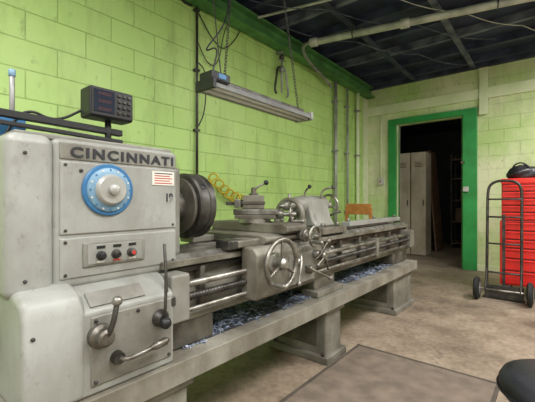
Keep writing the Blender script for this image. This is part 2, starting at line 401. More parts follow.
e = empty('light_switch', (-2.5, YB, 1.45))
box('box', -2.55, -2.46, YB-.05, YB, 1.4, 1.53, M['pipe'], e, .005)
box('toggle', -2.515, -2.495, YB-.065, YB-.05, 1.45, 1.48, M['redd'], e, .002)
cyl('conduit', (-2.505, YB-.02, 1.53), (-2.505, YB-.02, 2.69), .011, M['greenp'], e, None, 10)

# hanging gear puller on the wall
e = empty('hanging_gear_puller', (-2.72, 3.6, 2.7))
box('wall_bracket', -2.8, -2.70, 3.58, 3.62, 3.0, 3.03, M['galv'], e, .003)
cyl('screw', (-2.72, 3.6, 2.50), (-2.72, 3.6, 3.02), .014, M['galv'], e, None, 12)
ball('screw_head', (-2.72, 3.6, 2.95), .036, M['steeld'], e)
cyl('tommy_bar', (-2.72, 3.53, 2.90), (-2.72, 3.67, 2.92), .009, M['galv'], e, None, 10)
rev('yoke', (-2.72, 3.6, 2.76), (0, 0, 1), [(0, .022), (.02, .036), (.06, .036), (.08, .022)], M['galv'], e, 20)
for s in (-1, 1):
    tube('arm_%d' % (1 if s < 0 else 2), smooth([(-2.72, 3.6+s*.02, 2.82), (-2.72, 3.6+s*.09, 2.80), (-2.72, 3.6+s*.11, 2.66), (-2.72, 3.6+s*.15, 2.50), (-2.72, 3.6+s*.11, 2.46)], 3), .014, M['steeld'] if s < 0 else M['galv'], e)
ch = empty('wooden_chair', (-2.25, 4.7, 0))
for i, (x, yy) in enumerate(((-2.45, 4.5), (-2.45, 4.88), (-2.07, 4.5), (-2.07, 4.88))):
    box('leg_%d' % (i+1), x-.018, x+.018, yy-.018, yy+.018, 0, 1.0 if yy > 4.6 else .45, M['orange'], ch, .004)
box('seat', -2.48, -2.04, 4.47, 4.9, .45, .48, M['orange'], ch, .01)
box('back_rest', -2.46, -2.06, 4.865, 4.895, .90, 1.06, M['orange'], ch, .012)
box('back_slat', -2.45, -2.07, 4.87, 4.89, .66, .72, M['orange'], ch, .005)

# ------------------------------------------------------------------ hanging shop light
sl = empty('hanging_shop_light', (-1.6, 1.9, 1.8))
LX = -1.6; y0, y1 = 1.37, 2.42; z = 1.765
prism('reflector', [(LX-.085, z), (LX-.04, z+.05), (LX+.04, z+.05), (LX+.085, z), (LX+.079, z), (LX+.036, z+.042), (LX-.036, z+.042), (LX-.079, z)], y0, y1, M['galv'], sl, 0)
box('ballast_housing', LX-.035, LX+.035, y0+.05, y1-.05, z+.048, z+.075, M['steeld'], sl, .006)
for i, yy in enumerate((y0, y1)):
    box('end_cap_%d' % (i+1), LX-.085, LX+.085, yy-.012, yy+.012, z-.01, z+.056, M['black'] if i == 0 else M['galv'], sl, .006)
for i, dx in enumerate((-.035, .035)):
    cyl('tube_%d' % (i+1), (LX+dx, y0+.01, z+.01), (LX+dx, y1-.01, z+.01), .015, M['tube'], sl, None, 14)
box('power_box', LX-.05, LX+.07, y0-.01, y0+.14, z+.045, z+.10, M['black'], sl, .01)
box('power_label', LX+.07, LX+.073, y0+.04, y0+.10, z+.06, z+.09, M['blue'], sl, .001)
chain('chain_1', (LX, 1.52, z+.07), (LX-.30, 1.93, H-.1), M['steeld'], sl)
tube('wire_1', [(LX, 1.50, z+.07), (LX-.42, 1.72, H-.1)], .004, M['steeld'], sl, 6)
chain('chain_2', (LX, 2.34, z+.07), (LX-.06, 2.10, H-.1), M['steeld'], sl)
tube('cord', smooth([(LX, 1.42, z+.10), (LX, 1.48, z+.3), (LX-.1, 1.42, z+.25), (LX-.05, 1.6, z+.5), (LX-.2, 1.75, 2.6), (LX-.3, 1.9, H-.1)], 3), .005, M['black'], sl, 8)

# ------------------------------------------------------------------ bench under lathe
be = empty('machine_bench', (-1.5, 1.9, 0))
TX = -1.15
box('top_plate', -1.98, TX, -.35, 3.95, .425, .459, M['bench'], be, .004)
box('front_channel', TX-.03, TX, -.35, 3.95, .37, .43, M['bench'], be, .004)
box('rear_channel', -1.98, -1.95, -.35, 3.95, .37, .43, M['bench'], be, .004)
box('end_channel', -1.95, TX-.03, 3.92, 3.95, .37, .43, M['bench'], be, .004)
box('pan_liner', -1.9, -1.25, .95, 3.8, .457, .4598, M['pan'], be, 0)
for i, (a, b_, xb) in enumerate(((-.2, .2, -1.8), (.55, .93, -1.8), (2.08, 2.30, -1.64), (3.39, 3.90, -1.74))):
    box('pedestal_%d' % (i+1), xb, -1.2, a, b_, .03, .425, M['bench2'], be, .012)
    box('pedestal_foot_%d' % (i+1), xb-.03, -1.17, a-.03, b_+.03, 0, .05, M['bench2'], be, .008)
    box('pedestal_collar_%d' % (i+1), xb-.02, -1.18, a-.02, b_+.02, .33, .425, M['bench2'], be, .008)
    box('pedestal_panel_%d' % (i+1), xb+.06, -1.27, a-.006, a+.01, .1, .28, M['bed2'], be, .004)
    for q in range(2):
        cyl('bolt_%d_%d' % (i+1, q+1), (xb+.02, a-.015, .05), (xb+.02, a-.015, .075), .012, M['steeld'], be, None, 6)
        xb = -1.23

# ------------------------------------------------------------------ LATHE
la = empty('metal_lathe', (-1.5, 2.0, .46))
# heap of swarf lying in the pan
V = []; F = []
for i in range(7500):
    yy = .95+2.6*random.random()**1.35
    x = -1.225-.60*random.random()**.9
    if x > -1.26 and random.random() < .6: continue
    if random.random() > .35+.65*(.5+.5*math.sin(yy*7+x*5)): continue
    heap = .028*max(0, math.sin((x+1.22)/-.5*math.pi))*(.5+.5*math.sin(yy*5.1))*(1 if yy < 2.2 else .4)
    a = random.random()*6.28; L = .004+.013*random.random(); h = .4602+heap*random.random()
    c = Vector((x, yy, h)); d = Vector((math.cos(a), math.sin(a), 0)); s = Vector((-d.y, d.x, 0))
    b0 = len(V); w = .003
    for t in range(4):
        p = c+d*L*(t-1.5)+s*(.004*math.sin(t*1.7))+Vector((0, 0, .001+.006*random.random()*(t % 2)))
        V += [p-s*w, p+s*w+Vector((0, 0, .003))]
    for t in range(3): F.append((b0+2*t, b0+2*t+1, b0+2*t+3, b0+2*t+2))
mk('metal_swarf', V, F, M['chipb'], la)
FX = -1.27
box('headstock_casting', -1.76, FX, .44, .93, .80, 1.31, M['head'], la, .022, 0, 4)
box('headstock_end_cover', -1.77, FX+.004, .31, .447, .79, 1.315, M['head'], la, .035, 0, 5)
box('headstock_lid', -1.74, FX-.03, .34, .92, 1.305, 1.325, M['head2'], la, .006)
box('headstock_front_panel', FX-.01, FX+.006, .458, .918, .985, 1.235, M['head'], la, .006)
box('headstock_name_band', FX-.01, FX+.004, .458, .918, 1.24, 1.298, M['head2'], la, .004)
text('nameplate_letters', 'CINCINNATI', (FX+.0045, .492, 1.249), .41, .037, M['letters'], la, .003, bold=.03, space=1.25)
text('size_number', '19', (FX+.0065, .868, 1.095), .032, .038, M['letters'], la, .001, bold=.03)
box('headstock_nose', -1.70, FX-.06, .92, 1.0, .84, 1.26, M['head2'], la, .03, 0, 4)
box('lower_panel', FX-.01, FX+.005, .458, .918, .835, .975, M['head'], la, .006)
DC = (FX, .62, 1.14)
rev('speed_dial_base', DC, (1, 0, 0), [(0, .094), (.012, .094), (.016, .090)], M['blue'], la, 48)
rev('speed_dial_ring', DC, (1, 0, 0), [(.012, .082), (.022, .078), (.028, .066)], M['lblue'], la, 48)
rev('speed_dial_knob', DC, (1, 0, 0), [(.02, .058), (.04, .054), (.046, .048), (.047, .001)], M['dial'], la, 40)
rev('speed_dial_boss', DC, (1, 0, 0), [(.04, .02), (.06, .018), (.064, .012), (.065, .001)], M['dial'], la, 24)
for i in range(16):
    a = 2*math.pi*i/16; c = Vector(DC)+Vector((.024, .072*math.cos(a), .072*math.sin(a)))
    box('dial_mark_%d' % (i+1), c.x, c.x+.003, c.y-.003, c.y+.003, c.z-.003, c.z+.003, M['white'] if i % 2 else M['blue'], la, 0)
rev('indicator_lamp', (FX, .525, 1.205), (1, 0, 0), [(0, .007), (.01, .006), (.012, .003)], M['steeld'], la, 16)
box('warning_plate', FX+.005, FX+.009, .80, .905, 1.165, 1.222, M['white'], la, .001)
for i in range(5):
    box('warning_line_%d' % (i+1), FX+.0088, FX+.0098, .81, .895-.012*(i % 2), 1.172+i*.01, 1.1755+i*.01, M['redd'] if i < 4 else M['black'], la, 0)
box('button_plate', FX, FX+.012, .53, .765, .868, .955, M['head2'], la, .005)
box('button_plate_inset', FX+.011, FX+.014, .545, .75, .877, .947, M['head'], la, .002)
for i, (yy, mm) in enumerate(((.59, 'black'), (.645, 'black'), (.705, 'redd'))):
    rev('button_%d' % (i+1), (FX+.012, yy, .905), (1, 0, 0), [(0, .017), (.008, .017), (.01, .012), (.022, .012), (.024, .009)], M['steeld'] if i else M['black'], la, 24)
    rev('button_cap_%d' % (i+1), (FX+.034, yy, .905), (1, 0, 0), [(0, .009), (.004, .007)], M[mm], la, 16)
for i in range(3):
    box('button_tag_%d' % (i+1), FX+.013, FX+.016, .575+i*.06, .605+i*.06, .93, .94, M['black'], la, 0)
    box('function_tag_%d' % (i+1), FX+.013, FX+.016, .575+i*.06, .602+i*.06, .88, .886, M['redd'] if i == 1 else M['white'], la, 0)
for i, (yy, zz) in enumerate(((.475, 1.222), (.90, 1.0), (.475, 1.0), (.475, .85), (.90, .85), (.475, .96), (.36, 1.25), (.36, .85))):
    rev('panel_screw_%d' % (i+1), (FX+.003, yy, zz), (1, 0, 0), [(0, .006), (.006, .005), (.008, .003)], M['steeld'], la, 10)
GX = -1.17
prism('feed_gearbox', [(-1.76, .46), (GX, .46), (GX, .735), (FX+.03, .79), (FX-.02, .815), (-1.76, .815)], .44, .84, M['head'], la, .012, seg=3)
prism('feed_gearbox_end', [(-1.77, .46), (GX+.008, .46), (GX+.008, .745), (GX-.02, .80), (FX-.02, .83), (-1.77, .83)], .325, .50, M['head'], la, .022, seg=4)
prism('feed_chart', [(GX-.014, .748), (GX-.01, .7505), (FX+.045, .789), (FX+.041, .787)], .52, .72, M['head2'], la, 0)
prism('feed_chart_small', [(GX-.018, .748), (GX-.014, .7525), (FX+.045, .789), (FX+.041, .787)], .60, .68, M['white'], la, 0)
prism('feed_chart_red', [(GX-.018, .748), (GX-.014, .7525), (FX+.045, .789), (FX+.041, .787)], .685, .70, M['redd'], la, 0)
box('gearbox_panel', GX-.005, GX+.006, .515, .825, .49, .72, M['head2'], la, .006)
SC = Vector((GX, .545, .655))
rev('selector_boss', SC, (1, 0, 0), [(0, .042), (.02, .040), (.03, .03), (.05, .028), (.056, .02)], M['steel'], la, 30)
tube('selector_arm', smooth([SC+Vector((.045, 0, 0)), SC+Vector((.06, .015, .04)), SC+Vector((.055, .03, .10))], 2), .009, M['steeld'], la)
ball('selector_knob', SC+Vector((.055, .032, .115)), .017, M['steel'], la)
S2 = Vector((GX, .77, .655))
rev('feed_lever_boss', S2, (1, 0, 0), [(0, .034), (.02, .032), (.035, .02)], M['steeld'], la, 26)
tube('feed_lever_arm', smooth([S2+Vector((.03, 0, 0)), S2+Vector((.045, 0, .05)), S2+Vector((.04, .004, .17))], 2), .006, M['steeld'], la)
ball('feed_lever_knob', S2+Vector((.045, 0, -.012)), .022, M['black'], la)
tube('low_lever', smooth([(GX, .60, .565), (GX+.05, .61, .562), (GX+.06, .67, .572), (GX+.06, .745, .582)], 3), .008, M['steel'], la)
rev('low_lever_boss', (GX, .60, .565), (1, 0, 0), [(0, .024), (.03, .02)], M['steeld'], la, 20)
rev('low_lever_grip', (GX+.06, .70, .577), (0, 1, .12), [(0, .009), (.02, .015), (.06, .015), (.075, .006)], M['steel'], la, 14)
cyl('clutch_rod', (GX-.01, .815, .70), (GX-.03, .815, .93), .006, M['steeld'], la, None, 12)
box('clutch_bracket', GX-.10, GX-.0, .80, .85, .68, .72, M['steeld'], la, .006)
for i, (yy, zz) in enumerate(((.53, .705), (.81, .505), (.53, .505), (.68, .705), (.35, .70), (.35, .50))):
    rev('gearbox_screw_%d' % (i+1), (GX+.005, yy, zz), (1, 0, 0), [(0, .007), (.006, .006), (.008, .003)], M['steeld'], la, 8)
# chuck
CX, CZ = -1.49, 1.075
rev('spindle_nose', (CX, .98, CZ), (0, 1, 0), [(0, .10), (.03, .10), (.05, .075), (.16, .07)], M['steel'], la)
rev('chuck_body', (CX, 1.10, CZ), (0, 1, 0), [(0, .11), (.010, .125), (.012, .158), (.020, .168), (.06, .168), (.064, .162), (.07, .162), (.074, .168), (.104, .168), (.111, .160), (.113, .04)], M['steeld'], la, 64)
rev('chuck_backplate', (CX, 1.085, CZ), (0, 1, 0), [(0, .10), (.004, .14), (.02, .14)], M['bed2'], la, 48)
for i in range(3):
    a = math.radians(75+120*i-40); u = Vector((math.cos(a), 0, math.sin(a)))
    c = Vector((CX, 1.145, CZ))+u*.166
    cyl('chuck_key_socket_%d' % (i+1), c-u*.01, c+u*.005, .016, M['black'], la, None, 12)
    for q in range(3):
        c = Vector((CX, 1.207+.018*q+.01, CZ))+u*(.12-.03*q)
        cyl('jaw_%d_%d' % (i+1, q+1), c-u*.07, c+u*.03, .018, M['steel'], la, None, 8)
# bed
BY0, BY1 = .84, 3.96
prism('bed_casting', [(-1.64, .60), (-1.29, .60), (-1.29, .69), (-1.31, .72), (-1.31, .80), (-1.25, .815), (-1.25, .845), (-1.40, .845), (-1.40, .78), (-1.52, .78), (-1.52, .845), (-1.68, .845), (-1.68, .815), (-1.64, .80)], BY0, BY1, M['bed'], la, .004)
prism('front_way', [(-1.33, .84), (-1.30, .865), (-1.285, .865), (-1.255, .84)], BY0+.02, BY1, M['steel'], la, .002)
prism('rear_way', [(-1.64, .84), (-1.62, .86), (-1.56, .86), (-1.54, .84)], BY0+.02, BY1, M['steel'], la, .002)
box('bed_base_flange', -1.68, -1.245, BY0, BY1, .575, .605, M['bed'], la, .006)
box('rack', -1.31, -1.275, BY0+.05, BY1-.1, .785, .805, M['steeld'], la, .002)
for i in range(9):
    yy = 1.05+i*.34
    box('bed_rib_%d' % (i+1), -1.31, -1.262, yy, yy+.03, .60, .80, M['bed2'], la, .006)
for i, (a, b_) in enumerate(((.86, 1.12), (2.02, 2.3), (3.5, 3.9))):
    box('bed_foot_%d' % (i+1), -1.67, -1.25, a, b_, .46, .58, M['bed2'], la, .012)
box('levelling_block', -1.33, -1.2, 1.98, 2.34, .46, .5, M['bench2'], la, .006)
cyl('feed_rod', (-1.215, .83, .745), (-1.215, 3.92, .745), .015, M['steel'], la, None, 16)
V = []; F = []; n = 700; sg = 14   # threaded leadscrew
for kx in range(n):
    yy = .83+3.08*kx/(n-1); r = .017 if kx % 4 < 2 else .0135
    for i in range(sg):
        a = 2*math.pi*i/sg; V.append((-1.215+r*math.cos(a), yy, .69+r*math.sin(a)))
for kx in range(n-1):
    for i in range(sg):
        j = (i+1) % sg; F.append((kx*sg+i, kx*sg+j, (kx+1)*sg+j, (kx+1)*sg+i))
mk('lead_screw', V, F, M['steeld'], la, 0, 2, 60)
cyl('control_rod', (-1.21, .83, .635), (-1.21, 3.92, .635), .010, M['steel'], la, None, 14)
box('rod_end_bracket', -1.29, -1.18, 3.84, 3.95, .60, .79, M['bed'], la, .012)
box('rod_support', -1.29, -1.19, 2.95, 3.0, .61, .775, M['bed'], la, .01)
box('rod_gear_housing', -1.30, -1.18, .835, .93, .60, .80, M['head2'], la, .012)
box('bed_end_cap', -1.66, -1.26, 3.95, 3.975, .60, .83, M['head2'], la, .008)
# carriage
prism('saddle', [(-1.78, .862), (-1.20, .862), (-1.17, .885), (-1.17, .905), (-1.21, .915), (-1.78, .915)], 1.42, 1.86, M['bed'], la, .008)
for i, xx in enumerate((-1.34, -1.70)):
    box('saddle_wing_%d' % (i+1), xx, xx+.12, 1.26, 2.02, .862, .90, M['bed'], la, .008)
box('chip_guard', -1.33, -1.23, 1.20, 1.30, .855, .905, M['steeld'], la, .01)
prism('apron', [(-1.245, .60), (-1.15, .60), (-1.13, .63), (-1.13, .83), (-1.16, .865), (-1.245, .865)], 1.30, 1.86, M['bed'], la, .012, seg=3)
box('apron_panel', -1.135, -1.124, 1.56, 1.82, .63, .80, M['head2'], la, .006)
handwheel('carriage_handwheel', (-1.055, 1.40, .785), (1, 0, 0), .122, M['steel'], la, 3, .0125, .032, .5)
cyl('carriage_wheel_shaft', (-1.14, 1.40, .785), (-1.05, 1.40, .785), .02, M['steel'], la)
rev('carriage_dial', (-1.13, 1.40, .785), (1, 0, 0), [(0, .05), (.03, .05), (.035, .042)], M['steel'], la)
prism('cross_slide', [(-1.76, .915), (-1.16, .915), (-1.14, .93), (-1.14, .955), (-1.17, .97), (-1.76, .97)], 1.56, 1.76, M['bed'], la, .006)
cyl('cross_feed_screw', (-1.16, 1.70, .90), (-1.05, 1.70, .90), .018, M['steel'], la)
rev('cross_feed_dial', (-1.13, 1.70, .90), (1, 0, 0), [(0, .036), (.025, .036), (.03, .03)], M['steel'], la, 28)
handwheel('cross_feed_wheel', (-1.05, 1.70, .90), (1, 0, 0), .055, M['steel'], la, 4, .008, .02, .2)
rev('compound_swivel', (-1.45, 1.64, .968), (0, 0, 1), [(0, .10), (.02, .10), (.024, .095)], M['steel'], la, 40)
box('compound_base', -1.56, -1.30, 1.58, 1.70, .99, 1.015, M['bed'], la, .006, 25)
box('compound_top', -1.57, -1.29, 1.585, 1.695, 1.015, 1.05, M['steel'], la, .006, 25)
cv = Vector((math.cos(math.radians(25)), math.sin(math.radians(25)), 0))
cb = Vector((-1.43, 1.64, 1.02))
cyl('compound_screw', cb+cv*.13, cb+cv*.21, .014, M['steel'], la)
rev('compound_dial', cb+cv*.14, cv, [(0, .028), (.025, .028)], M['steel'], la, 24)
handwheel('compound_handle', cb+cv*.215, cv, .045, M['steel'], la, 2, .006, .016, .9)
box('tool_post', -1.51, -1.40, 1.58, 1.69, 1.05, 1.135, M['bed'], la, .006, 25)
box('tool_post_groove', -1.515, -1.395, 1.575, 1.695, 1.078, 1.098, M['bed2'], la, .004, 25)
rev('tool_post_nut', (-1.455, 1.635, 1.135), (0, 0, 1), [(0, .03), (.012, .03), (.014, .018), (.045, .016), (.05, .01)], M['steel'], la, 20)
tube('tool_post_lever', smooth([(-1.455, 1.635, 1.17), (-1.43, 1.66, 1.195), (-1.40, 1.68, 1.21)], 2), .007, M['steel'], la)
ball('tool_post_lever_ball', (-1.395, 1.685, 1.215), .016, M['black'], la)
box('tool_holder', -1.54, -1.50, 1.53, 1.62, 1.06, 1.11, M['steel'], la, .004, 25)
box('cutting_tool', -1.53, -1.51, 1.44, 1.56, 1.075, 1.095, M['steeld'], la, .002, 25)
for i, (yy, zz, ey, ez) in enumerate(((1.62, .76, -.05, -.10), (1.74, .70, .16, -.07), (1.82, .78, .06, .07))):
    c = Vector((-1.13, yy, zz))
    rev('apron_boss_%d' % (i+1), c, (1, 0, 0), [(0, .028), (.03, .026), (.04, .018)], M['steel'], la, 22)
    tube('apron_lever_%d' % (i+1), [c+Vector((.03, -ey*.35, -ez*.35)), c+Vector((.045, 0, 0)), c+Vector((.06, ey, ez))], .007, M['steel'], la)
    ball('apron_knob_%d' % (i+1), c+Vector((.062, ey*1.08, ez*1.08)), .015, M['steel'], la)
sc_ = Vector((-1.10, 1.90, .76))
rev('capstan_hub', sc_-Vector((.05, 0, 0)), (1, 0, 0), [(0, .03), (.05, .03), (.06, .02)], M['steel'], la, 20)
for i in range(4):
    a = .5+i*math.pi/2; ee = Vector((0, math.cos(a), math.sin(a)))
    cyl('capstan_spoke_%d' % (i+1), sc_, sc_+ee*.09, .006, M['steel'], la, None, 10)
    ball('capstan_ball_%d' % (i+1), sc_+ee*.095, .012, M['steel'], la)
box('apron_extension', -1.24, -1.15, 1.85, 1.98, .68, .84, M['bed'], la, .012)
# tailstock
box('tailstock_sole', -1.67, -1.24, 2.12, 2.48, .862, .91, M['bed'], la, .008)
prism('tailstock_body', [(-1.62, .91), (-1.32, .91), (-1.36, .97), (-1.385, 1.06), (-1.41, 1.12), (-1.47, 1.145), (-1.53, 1.12), (-1.555, 1.06), (-1.58, .97)], 2.17, 2.45, M['head2'], la, .02, seg=4)
rev('tailstock_barrel', (-1.47, 2.08, 1.065), (0, 1, 0), [(0, .05), (.015, .062), (.09, .072), (.40, .072), (.43, .05)], M['head2'], la, 32)
rev('quill', (-1.47, 1.98, 1.065), (0, 1, 0), [(-.07, .001), (-.01, .018), (0, .033), (.12, .033)], M['steel'], la, 24)
handwheel('tailstock_wheel', (-1.47, 2.60, 1.065), (0, 1, 0), .085, M['steel'], la, 4, .010, .024)
cyl('tailstock_screw', (-1.47, 2.48, 1.065), (-1.47, 2.6, 1.065), .02, M['steel'], la)
tube('quill_lock', smooth([(-1.45, 2.20, 1.13), (-1.44, 2.20, 1.18), (-1.38, 2.16, 1.20)], 2), .008, M['steel'], la)
ball('quill_lock_ball', (-1.375, 2.155, 1.205), .015, M['black'], la)
tube('clamp_lever', smooth([(-1.42, 2.38, 1.12), (-1.40, 2.38, 1.19), (-1.34, 2.42, 1.205)], 2), .008, M['steel'], la)
ball('clamp_lever_ball', (-1.335, 2.425, 1.207), .015, M['steeld'], la)
for i, yy in enumerate((2.2, 2.42)):
    cyl('sole_bolt_%d' % (i+1), (-1.29, yy, .905), (-1.29, yy, .94), .018, M['steel'], la, None, 6)
box('steady_base', -1.62, -1.26, 1.98, 2.04, .862, .90, M['bed2'], la, .006)
d_ = []
for i in range(13):
    a = math.radians(-30+240*i/12); d_.append((-1.45+.11*math.cos(a), 2.01, 1.0+.11*math.sin(a)))
tube('steady_ring', d_, .018, M['bed'], la, 10)
for i, a in enumerate((90, 210, 330)):
    a = math.radians(a); u = Vector((math.cos(a), 0, math.sin(a))); c = Vector((-1.45, 2.01, 1.0))
    cyl('steady_finger_%d' % (i+1), c+u*.06, c+u*.15, .012, M['steel'], la, None, 12)
for i, xx in enumerate((-1.56, -1.34)):
    box('steady_post_%d' % (i+1), xx-.02, xx+.02, 1.99, 2.03, .89, .98, M['bed'], la, .006)
box('taper_bar', -1.40, -1.33, 2.62, 3.90, .862, .885, M['steeld'], la, .004)
box('taper_bar_top', -1.405, -1.325, 2.70, 3.93, .885, .925, M['head'], la, .006)
for i, yy in enumerate((2.75, 3.3, 3.84)):
    cyl('taper_bolt_%d' % (i+1), (-1.365, yy, .92), (-1.365, yy, .95), .014, M['steel'], la, None, 6)
box('taper_bracket', -1.66, -1.32, 3.55, 3.70, .86, .89, M['bed'], la, .006)
box('rear_taper_rail', -1.80, -1.70, 1.4, 3.0, .78, .86, M['bed'], la, .008)
box('rear_taper_bracket', -1.72, -1.62, 2.2, 2.4, .74, .84, M['bed2'], la, .008)

# ------------------------------------------------------------------ DRO
dr = empty('digital_readout', (-1.42, .68, 1.325))
box('housing', -1.47, -1.38, .605, .785, 1.43, 1.55, M['black'], dr, .010, 0, 3)
box('bezel', -1.385, -1.374, .61, .78, 1.435, 1.545, M['black'], dr, .004)
box('screen', -1.376, -1.371, .618, .70, 1.45, 1.537, M['screen'], dr, .001)
for i in range(3):
    text('digits_%d' % (i+1), '0.0%d25' % (i*3), (-1.3708, .635, 1.517-.03*i), .05, .011, M['dimred'], dr, .0005)
for i in range(4):
    for j in range(3):
        box('key_%d_%d' % (i+1, j+1), -1.375, -1.368, .714+.021*j, .726+.021*j, 1.453+.023*i, 1.463+.023*i, M['steeld'], dr, .001)
cyl('neck', (-1.43, .70, 1.325), (-1.43, .70, 1.44), .012, M['black'], dr, None, 12)
box('foot', -1.48, -1.38, .66, .76, 1.326, 1.336, M['black'], dr, .003)
prism('arm', [(.30, 1.385), (.30, 1.41), (.76, 1.40), (.76, 1.375)], -1.45, -1.42, M['black'], dr, .003, axis='X')
prism('arm_brace', [(.30, 1.35), (.30, 1.365), (.74, 1.352), (.74, 1.337)], -1.40, -1.38, M['black'], dr, .003, axis='X')
tube('signal_cable', smooth([(-1.46, .62, 1.47), (-1.475, .52, 1.40), (-1.475, .42, 1.44), (-1.475, .36, 1.33)], 3), .005, M['black'], dr, 8)
e = empty('coolant_control_box', (-1.55, .40, 1.326))
box('body', -1.62, -1.495, .33, .43, 1.326, 1.40, M['blue'], e, .008)
box('lid', -1.61, -1.50, .34, .42, 1.40, 1.41, M['black'], e, .003)
cyl('post', (-1.55, .40, 1.40), (-1.55, .40, 1.57), .009, M['galv'], e, None, 12)
cyl('post_cap', (-1.55, .40, 1.56), (-1.55, .40, 1.585), .012, M['lblue'], e, None, 12)

# ------------------------------------------------------------------ storeroom
for nme, xa, xb in (('metal_locker', -2.62, -2.33), ('metal_locker.001', -2.31, -2.02)):
    e = empty(nme, ((xa+xb)/2, 7.6, 0))
    box('body', xa, xb, 7.5, 7.9, 0, 2.1, M['tan'], e, .006)
    box('door', xa+.015, xb-.015, 7.49, 7.505, .06, 2.06, M['tan'], e, .004)
    for i in range(4): box('vent_%d' % (i+1), xa+.07, xb-.07, 7.485, 7.492, 1.8+i*.03, 1.81+i*.03, M['brown'], e, 0)
    box('handle', xb-.05, xb-.035, 7.47, 7.49, 1.0, 1.12, M['steeld'], e, .002)
e = empty('storage_shelf', (-1.2, 9.3, 0))
for i, z in enumerate((.1, .6, 1.1, 1.6, 2.05)): box('shelf_%d' % (i+1), -1.9, -.2, 9.1, 9.6, z, z+.03, M['brown'], e, .003)
for i, (x, yy) in enumerate(((-1.9, 9.1), (-.23, 9.1), (-1.9, 9.57), (-.23, 9.57))): box('post_%d' % (i+1), x, x+.03, yy, yy+.03, 0, 2.2, M['steeld'], e, .002)
for i, (x, z, w, h) in enumerate(((-1.8, .63, .4, .3), (-1.3, .63, .5, .22), (-1.7, 1.13, .6, .25), (-.9, 1.13, .4, .3), (-1.5, 1.63, .5, .22))):
    box('carton_%d' % (i+1), x, x+w, 9.15, 9.5, z, z+h, M['tan'] if i % 2 else M['brown'], e, .004)
e = empty('plywood_sheet', (-2.1, 8.4, 0))
prism('sheet', [(-1.99, 0), (-1.96, 0), (-2.12, 2.2), (-2.15, 2.2)], 8.1, 8.7, M['brown'], e, .002)

# ------------------------------------------------------------------ tool chest
tc = empty('tool_chest', (-.1, 5.1, 0))
x0, x1, ya, yb = -.50, .28, 4.88, 5.35
for i, (x, yy) in enumerate(((x0+.07, ya+.07), (x1-.07, ya+.07), (x0+.07, yb-.07), (x1-.07, yb-.07))):
    cyl('caster_%d' % (i+1), (x-.02, yy, .055), (x+.02, yy, .055), .055, M['rubber'], tc, None, 20)
    box('caster_fork_%d' % (i+1), x-.03, x+.03, yy-.03, yy+.03, .085, .135, M['galv'], tc, .004)
box('cabinet_body', x0, x1, ya+.015, yb, .13, .87, M['red'], tc, .006)
box('top_chest_body', x0+.015, x1-.015, ya+.03, yb-.02, .88, 1.33, M['red'], tc, .006)
box('top_lid', x0+.01, x1-.01, ya+.02, yb-.01, 1.30, 1.36, M['red'], tc, .010)
box('middle_gap', x0+.01, x1-.01, ya+.03, yb-.01, .868, .882, M['dkred'], tc, 0)
dz = [(.15, .30), (.31, .44), (.45, .56), (.57, .66), (.67, .76), (.77, .86)]
tz = [(.895, .97), (.98, 1.05), (1.06, 1.13), (1.14, 1.21), (1.22, 1.29)]
k = 0
for seg_, off in ((dz, 0), (tz, .016)):
    for (a, b_) in seg_:
        k += 1
        box('drawer_%d' % k, x0+.03, x1-.03, ya+off, ya+off+.02, a, b_-.008, M['red'], tc, .004)
        box('drawer_shadow_%d' % k, x0+.025, x1-.025, ya+off+.010, ya+off+.014, b_-.009, b_+.004, M['dkred'], tc, 0)
        box('pull_%d' % k, x0+.06, x1-.06, ya+off-.012, ya+off+.002, b_-.026, b_-.016, M['red'], tc, .002)
rev('lock', (x0+.1, ya+.02, 1.325), (0, -1, 0), [(0, .012), (.012, .010)], M['steel'], tc, 14)
def lump(name, c, rx, ry, rz_, m, parent, seed=1):
    rnd = random.Random(seed); V = []; F = []; n = 28; k = 14; ph0 = rnd.random()*6
    for a in range(k+1):
        th = math.pi*a/k
        for i in range(n):
            p = 2*math.pi*i/n
            w = 1+.10*math.sin(3*p+ph0)*math.sin(th)+.07*math.sin(5*p+2*th*3+ph0)+.05*math.cos(7*th+p*2)
            zz = math.cos(th)*rz_*w
            V.append((c[0]+rx*w*max(math.sin(th), .001)*math.cos(p), c[1]+ry*w*max(math.sin(th), .001)*math.sin(p), max(c[2]+zz, c[2]-rz_*.55)))
    for a in range(k):
        for i in range(n):
            j = (i+1) % n; F.append((a*n+i, a*n+j, (a+1)*n+j, (a+1)*n+i))
    return mk(name, V, F, m, parent, 0, 2, 80)
e = empty('duffel_bag', (-.30, 5.08, 1.36))
lump('body', (-.30, 5.08, 1.417), .16, .12, .10, M['vinyl'], e, 3)
tube('strap', smooth([(-.40, 5.02, 1.44), (-.37, 5.0, 1.53), (-.28, 5.0, 1.55), (-.20, 5.02, 1.45)], 3), .009, M['black'], e)

